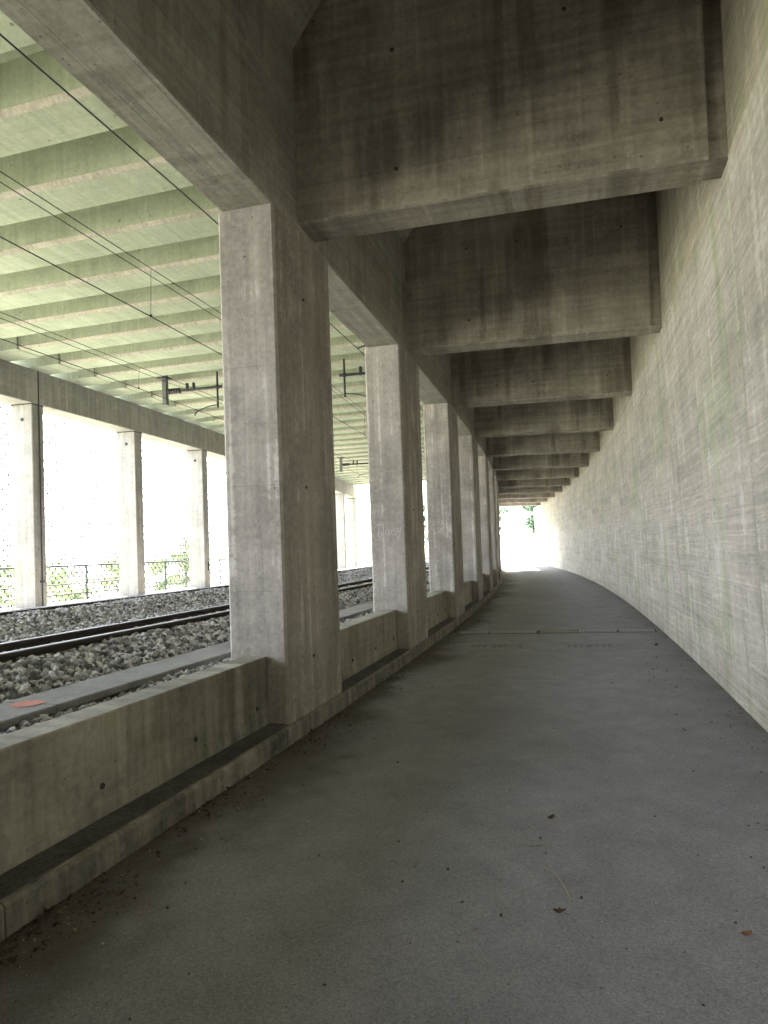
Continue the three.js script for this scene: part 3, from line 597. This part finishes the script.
// --- overhead line
function line(name, label, u, ym, yc, drops, twin) {
  const t = thing(name, label, 'overhead wire', 'overhead wires of the tracks');
  const run = (du, f, r) => { const q = []; for (let s = -1; s <= 52; s += 1.3) q.push(W(s, u + du, f(s))); return bar(q, r, 120, 6); };
  const sag = s => { const d = ((s - 15.4) % 16.6 + 16.6) % 16.6 / 16.6; return -0.10 * 4 * d * (1 - d); };
  part('messenger_wire', run(0, s => ym + 0.05 + sag(s), 0.006), M.wire, t);
  if (twin) part('messenger_wire', run(-0.06, s => ym - 0.02 + sag(s), 0.006), M.wire, t);
  part('contact_wire', run(-0.02, () => yc, 0.0075), M.wire, t);
  for (const s of drops) {
    const d = part('dropper', bar([W(s, u, ym + 0.05 + sag(s)), W(s, u - 0.02, yc)], 0.0035, 1, 5), M.wire, t);
    part('clamp', new THREE.SphereGeometry(0.022, 8, 6).translate(...W(s, u - 0.02, yc + 0.012)), M.wire, d);
  }
}
line('overhead_line', 'paired overhead wires and contact wire above the nearer track', -5.64, 5.62, 4.9, [3.2, 8.2, 12.6, 19, 24, 29], true);
line('overhead_line', 'overhead wires above the farther track near the outer girder', -8.66, 5.52, 5.06, [7.3, 12.35, 19.5, 24.5, 30], true);
{
  const q = []; for (let s = -1; s <= 52; s += 1.5) q.push(W(s, -3.4, 4.86)); 
  const t = thing('feeder_wire', 'single dark wire running close beside the column girder', 'wire'); part('wire', bar(q, 0.007, 110, 6), M.wire, t);
  for (let n = -1; n <= 10; n++) part('wire_clip', bar([W(cs(n) + 0.7, UL + 0.01, 4.95), W(cs(n) + 0.7, -3.4, 4.86)], 0.012, 1, 6), M.dark, t);
}
function support(s, uThick, uThin, label) {
  const t = thing('catenary_support', label, 'bracket', 'overhead wire brackets under the ribbed roof');
  const sg = Math.sign(uThin - uThick), yr = 6.2;
  part('hanger_post', pillar(chamfer([[s - 0.06, uThick - 0.06], [s + 0.06, uThick - 0.06], [s + 0.06, uThick + 0.06], [s - 0.06, uThick + 0.06]], 0.01), 5.40, yr), M.post, t);
  part('base_plate', sweep(rect(uThick - 0.14, uThick + 0.14, 6.06, 6.09), s - 0.14, s + 0.14, 1), M.dark, t);
  const ins = []; for (let i = 0; i < 5; i++) { const a = uThick + sg * (0.09 + i * 0.07); ins.push(capped([W(s, a, 5.735), W(s, a + sg * 0.045, 5.735)], 0.075, 12)); }
  ins.push(capped([W(s, uThick + sg * 0.05, 5.735), W(s, uThick + sg * 0.48, 5.735)], 0.03, 8));
  part('insulator', mergeGeometries(ins), M.insulator, t);
  part('arm', capped([W(s, uThick + sg * 0.46, 5.735), W(s, uThin + sg * 0.12, 5.74)], 0.034), M.dark, t);
  for (const d of [0.62, 0.80]) part('arm_fitting', capped([W(s, uThick + sg * d, 5.70), W(s, uThick + sg * d, 5.90)], 0.04, 8), M.dark, t);
  part('drop_post', capped([W(s, uThin, 5.22), W(s, uThin, 6.12)], 0.026), M.dark, t);
  part('clamp', new THREE.SphereGeometry(0.06, 10, 8).translate(...W(s, uThin, 5.74)), M.dark, t);
  part('registration_arm', bar([W(s, uThin, 5.30), W(s, uThin - sg * 0.3, 5.26), W(s, uThin - sg * 0.62, 5.13), W(s, uThin - sg * 0.64, 5.06)], 0.014, 12, 6), M.dark, t);
}
support(15.4, -9.9, -8.45, 'black overhead wire bracket with insulator above the farther track');
support(15.4, -3.95, -5.15, 'black overhead wire bracket seen between the two nearest tall columns');
support(32.0, -9.9, -8.45, 'small distant overhead wire bracket above the farther track');
support(32.0, -3.95, -5.15, 'small distant overhead wire bracket above the nearer track');

// --- drain across the path
{
  const t = thing('drain_channel', 'steel grated drain channel crossing the asphalt path', 'drain');
  const s = 12.85, w = 0.34, P = (a, u, y) => W(a + 0.12 * (u / 3), u, y + CF * u);
  const yb = 0.006;
  part('channel_frame', mergeGeometries([sweep(rect(-2.3, 1.22, 0.0, yb), s - 0.022, s, 8, null, P), sweep(rect(-2.3, 1.22, 0, yb), s + w, s + w + 0.022, 8, null, P), sweep(rect(-2.3, 1.22, -0.02, 0.0025), s, s + w, 8, null, P)]), M.joint, t);
  for (const [a, b] of [[-2.28, -1.72], [-1.70, -0.86], [-0.10, 0.58], [0.60, 1.2]]) {
    const g = []; for (let u = a + 0.01; u < b - 0.02; u += 0.05) g.push(sweep(rect(u, u + 0.022, 0.003, yb + 0.003), s + 0.004, s + w - 0.004, 1, null, P));
    for (const q of [0, w - 0.012]) g.push(sweep(rect(a, b, 0.003, yb + 0.002), s + q + 0.002, s + q + 0.012, 2, null, P));
    part('grate', mergeGeometries(g), M.steel, t);
  }
  part('cover', sweep(chamfer(rect(-0.80, -0.08, 0.002, yb + 0.003), 0.004), s + 0.003, s + w - 0.003, 2, null, P), kerbMat, t);
}

// --- litter on the path
function leafGeo(s, u, size, yaw, curl, seed) {
  const r = rng(seed), g = new Geo(), N = 7, rows = [], P = (a, b, y) => W(s + a * Math.cos(yaw) - b * Math.sin(yaw), u + a * Math.sin(yaw) + b * Math.cos(yaw), pathY(s, u) + 0.005 + y);
  for (let i = 0; i <= N; i++) { const t = i / N, wd = size * 0.36 * Math.pow(Math.sin(Math.PI * Math.min(0.97, 0.06 + t * 0.94)), 0.8) * (0.85 + 0.3 * r()), a = (t - 0.5) * size, z = curl * size * Math.pow(t - 0.4, 2) * 2; rows.push([P(a, -wd, z + curl * wd * (0.6 + 0.6 * r())), P(a, 0, z), P(a, wd, z + curl * wd * (0.6 + 0.6 * r()))]); }
  for (let i = 0; i < N; i++) for (let k = 0; k < 2; k++) g.quad(rows[i][k], rows[i][k + 1], rows[i + 1][k + 1], rows[i + 1][k], [0, 0], [1, 0], [1, 1], [0, 1]);
  return g.build();
}
const leafM = [[0.26, 0.12, 0.05], [0.085, 0.055, 0.035], [0.16, 0.10, 0.055]].map((c, i) => { const m = plain('dry_leaf', c, 0.9); m.side = THREE.DoubleSide; return m; });
for (const [s, u, z, yaw, m, lab] of [[3.08, 0.52, 0.045, 1.2, 0, 'orange brown dry leaf on the asphalt at lower right'], [3.09, -0.21, 0.055, 1.6, 1, 'dark shrivelled leaf on the asphalt below the curved twig'], [4.14, -0.30, 0.05, 0.7, 1, 'small dark leaf on the asphalt above the twigs'], [11.2, 1.0, 0.09, 0.4, 2, 'pale dry leaf by the foot of the retaining wall']]) {
  const l = thing('fallen_leaf', lab, 'leaf'); part('blade', leafGeo(s, u, z, yaw, 0.5, 900 + (s * 100 | 0)), leafM[m], l);
  part('stalk', bar([W(s + z * 0.45 * Math.cos(yaw), u + z * 0.45 * Math.sin(yaw), pathY(s, u) + 0.006), W(s + z * 0.8 * Math.cos(yaw + 0.3), u + z * 0.8 * Math.sin(yaw + 0.3), pathY(s, u) + 0.010)], 0.0012, 1, 5), leafM[m], l);
}
const twigM = plain('dry_twig', [0.42, 0.37, 0.30], 0.95);
{
  const a = thing('twig', 'straight pale twig lying on the asphalt left of the path middle', 'twig');
  part('stem', bar([[3.78, -0.475], [3.76, -0.44], [3.755, -0.39], [3.77, -0.33]].map(([s, u]) => W(s, u, pathY(s, u) + 0.004)), 0.003, 14, 5), twigM, a);
  const b = thing('twig', 'thin curved twig lying on the asphalt above the dark leaf', 'twig');
  part('stem', bar([[3.50, -0.30], [3.46, -0.255], [3.38, -0.215], [3.27, -0.18], [3.22, -0.165]].map(([s, u]) => W(s, u, pathY(s, u) + 0.004)), 0.003, 18, 5), twigM, b);
  part('side_shoot', bar([[3.30, -0.188], [3.27, -0.155], [3.26, -0.13]].map(([s, u]) => W(s, u, pathY(s, u) + 0.004)), 0.0018, 8, 5), twigM, b);
}
{
  const r = rng(6060), geos = [], cols = [];
  const add = (g, c) => { g = g.index ? g.toNonIndexed() : g; g.deleteAttribute('uv'); const n = g.attributes.position.count, a = new Float32Array(n * 3); for (let i = 0; i < n; i++) a.set(c, i * 3); g.setAttribute('color', new THREE.BufferAttribute(a, 3)); geos.push(g); };
  for (let i = 0; i < 3600; i++) {                              // leaf scraps along kerb and wall
    const left = r() < 0.8, s = 2.2 + 22 * Math.pow(r(), 1.5), cl = f2(s * 1.5, left ? 1 : 9, 2); if (cl < 0.05 && r() < 0.8) continue;
    const u = left ? -2.475 + (0.16 + 0.34 * clamp(cl)) * Math.pow(r(), 1.6) : 1.29 - 0.7 * Math.pow(r(), 1.6), v = 0.5 + r();
    add(leafGeo(s, u, 0.010 + 0.034 * r() * r() * r(), r() * 6, 0.3 + 0.7 * r(), i + 50), r() < 0.18 ? [0.24 * v, 0.19 * v, 0.13 * v] : [0.07 * v, 0.05 * v, 0.032 * v]);
  }
  const g = mergeGeometries(geos), m = new THREE.MeshStandardMaterial({ name: 'leaf_scraps', vertexColors: true, roughness: 0.95, side: THREE.DoubleSide });
  const o = top(part('', g, m), 'leaf_litter'); o.userData.kind = 'stuff'; tag(o, 'dark leaf scraps and crumbs strewn along kerb and wall foot', 'litter');
  const ico = new THREE.IcosahedronGeometry(1, 0), n = 1500, im = new THREE.InstancedMesh(ico, new THREE.MeshStandardMaterial({ name: 'grit', roughness: 0.95 }), n), d = new THREE.Object3D(), c = new THREE.Color();
  for (let i = 0; i < n; i++) {
    const edge = r() < 0.5, s = 1.6 + 14 * Math.pow(r(), 1.7), u = edge ? (r() < 0.6 ? -2.47 + 0.7 * r() * r() : 1.3 - 0.9 * r() * r()) : lerp(-2.3, 1.25, r()), z = 0.002 + 0.006 * Math.pow(r(), 4);
    d.position.set(...W(s, u, pathY(s, u) + z * 0.4)); d.rotation.set(r() * 6, r() * 6, r() * 6); d.scale.set(z * (1 + 0.5 * r()), z * 0.8, z * (1 + 0.5 * r())); d.updateMatrix(); im.setMatrixAt(i, d.matrix);
    const v = r() < 0.45 ? 0.3 + 0.25 * r() : 0.05 + 0.1 * r(); im.setColorAt(i, c.setRGB(v, v * 0.95, v * 0.86));
  }
  top(im, 'loose_grit'); im.userData.kind = 'stuff'; tag(im, 'small loose pebbles and grit scattered over the asphalt', 'grit');
}

// ---------------------------------------------------------------- trees outside
const barkM = plain('bark', [0.09, 0.07, 0.05], 0.95);
const leafMat = new THREE.MeshPhysicalMaterial({ name: 'leaf', vertexColors: true, roughness: 0.9, side: THREE.DoubleSide, transmission: 0.6, thickness: 0 });
const darkLeafMat = leafMat.clone(); darkLeafMat.name = 'dark_leaf'; darkLeafMat.transmission = 0.2;
function tree(s, u, y, h, rad, seed, name, label, group, leaves = 2600, low = 0.3, dense = false) {
  const r = rng(seed), t = thing(name, label, name.includes('bush') ? 'bush' : 'tree', group);
  const P = (a, b, c) => W(s + a, u + b, y + c), tg = [];
  const taper = (pts, r0, r1) => { for (let i = 0; i + 1 < pts.length; i++) { const A = new THREE.Vector3(...pts[i]), B = new THREE.Vector3(...pts[i + 1]), f = i / (pts.length - 1), f1 = (i + 1) / (pts.length - 1); const g = new THREE.CylinderGeometry(lerp(r0, r1, f1), lerp(r0, r1, f), A.distanceTo(B) * 1.02, 7, 1); g.applyQuaternion(new THREE.Quaternion().setFromUnitVectors(new THREE.Vector3(0, 1, 0), B.clone().sub(A).normalize())).translate(...A.add(B).multiplyScalar(0.5).toArray()); tg.push(g); } };
  const lean = (r() - 0.5) * 0.1 * h;
  taper([0, 0.25, 0.5, 0.75, 0.95].map(f => P(lean * f, lean * f * 0.5, h * f - 0.1)), 0.028 * h, 0.004 * h);
  const clumps = [];
  for (let i = 0; i < 22; i++) {
    const f = low + (0.97 - low) * r(), a = r() * 6.28, prof = Math.sin(Math.PI * Math.pow((f - low * 0.8) / (1.05 - low * 0.8), 0.8)), d = rad * (0.25 + 0.7 * r()) * Math.max(0.25, prof);
    const c = [lean * f + d * Math.cos(a), lean * f * 0.5 + d * Math.sin(a), h * f]; clumps.push([...c, rad * (0.2 + 0.22 * r())]);
    taper([P(lean * f * 0.7, lean * f * 0.35, h * f * 0.78), P(c[0] * 0.6, c[1] * 0.6, h * f * 0.93), P(...c)], 0.008 * h, 0.002 * h);
  }
  part('trunk', mergeGeometries(tg), barkM, t);
  const g = new Geo(), col = [], base = dense ? [0.045, 0.085, 0.045] : [0.13 + 0.03 * r(), 0.18 + 0.04 * r(), 0.07];
  for (let i = 0; i < leaves; i++) {
    const c = clumps[i % clumps.length]; let x, q, z; do { x = r() * 2 - 1; q = r() * 2 - 1; z = r() * 2 - 1; } while (x * x + q * q + z * z > 1);
    const o = P(c[0] + x * c[3], c[1] + q * c[3], c[2] + z * c[3] * 0.75), L = (0.06 + 0.05 * r()) * (h > 6.9 ? 2.6 : h > 4 ? 1.7 : 1);
    const a = new THREE.Vector3(r() - 0.5, r() - 0.5, r() - 0.5).normalize(), b = new THREE.Vector3(r() - 0.5, r() - 0.5, r() - 0.5).cross(a).normalize();
    const v = (k, m) => [o[0] + a.x * k + b.x * m, o[1] + a.y * k + b.y * m, o[2] + a.z * k + b.z * m];
    g.quad(v(-L, 0), v(0, L * 0.45), v(L, 0), v(0, -L * 0.45), [0, 0], [1, 0], [1, 1], [0, 1]);
    const w = 0.7 + 0.6 * r(); for (let k = 0; k < 6; k++) col.push(base[0] * w, base[1] * w, base[2] * w);
  }
  const geo = g.build(); geo.setAttribute('color', new THREE.Float32BufferAttribute(col, 3));
  part('crown', geo, dense ? darkLeafMat : leafMat, t);
}
{
  const r = rng(313);
  const bushes = [[20, 2.1, 'outside left of the leftmost outer column'], [22.6, 2.3, 'outside, just right of the leftmost outer column'], [25.2, 2.0, 'outside, just left of the second outer column'], [29.6, 2.2, 'outside between the second and third outer columns'], [32.4, 1.9, 'outside, just left of the third outer column'], [37, 3.5, 'outside, right of the third outer column']];
  bushes.forEach(([s, h, where], i) => tree(s, -19.6 - 1.2 * r(), -0.55, h, 1.35 + 0.3 * r(), 1300 + i, 'bush', (h > 3 ? 'tall green bush ' : 'pale green bush ') + where, 'bushes outside beyond the railing', h > 3 ? 3000 : 1500, 0.1));
  const ex = [[72, 4.6, 1.0, 7, 2.6], [84, 6.5, 2.2, 8, 3], [98, -3.5, 0, 7.5, 3.2], [110, 5, 1.2, 9, 3.4], [92, -9, -0.6, 8, 3]];
  ex.forEach(([s, u, y, h, w], i) => tree(s, u, y, h, w, 1500 + i, 'leafy_tree', ['sunlit tree on the slope just past the far exit', 'second sunlit tree on the slope past the far exit', 'tree left of the path beyond the far exit', 'farthest tree up the slope beyond the exit', 'tree by the tracks beyond the far exit'][i], 'trees beyond the far exit', 5200, 0.3, true));
}

scene.traverse(o => { if (o.isMesh) { o.castShadow = true; o.receiveShadow = true; } });
renderer.render(scene, camera);
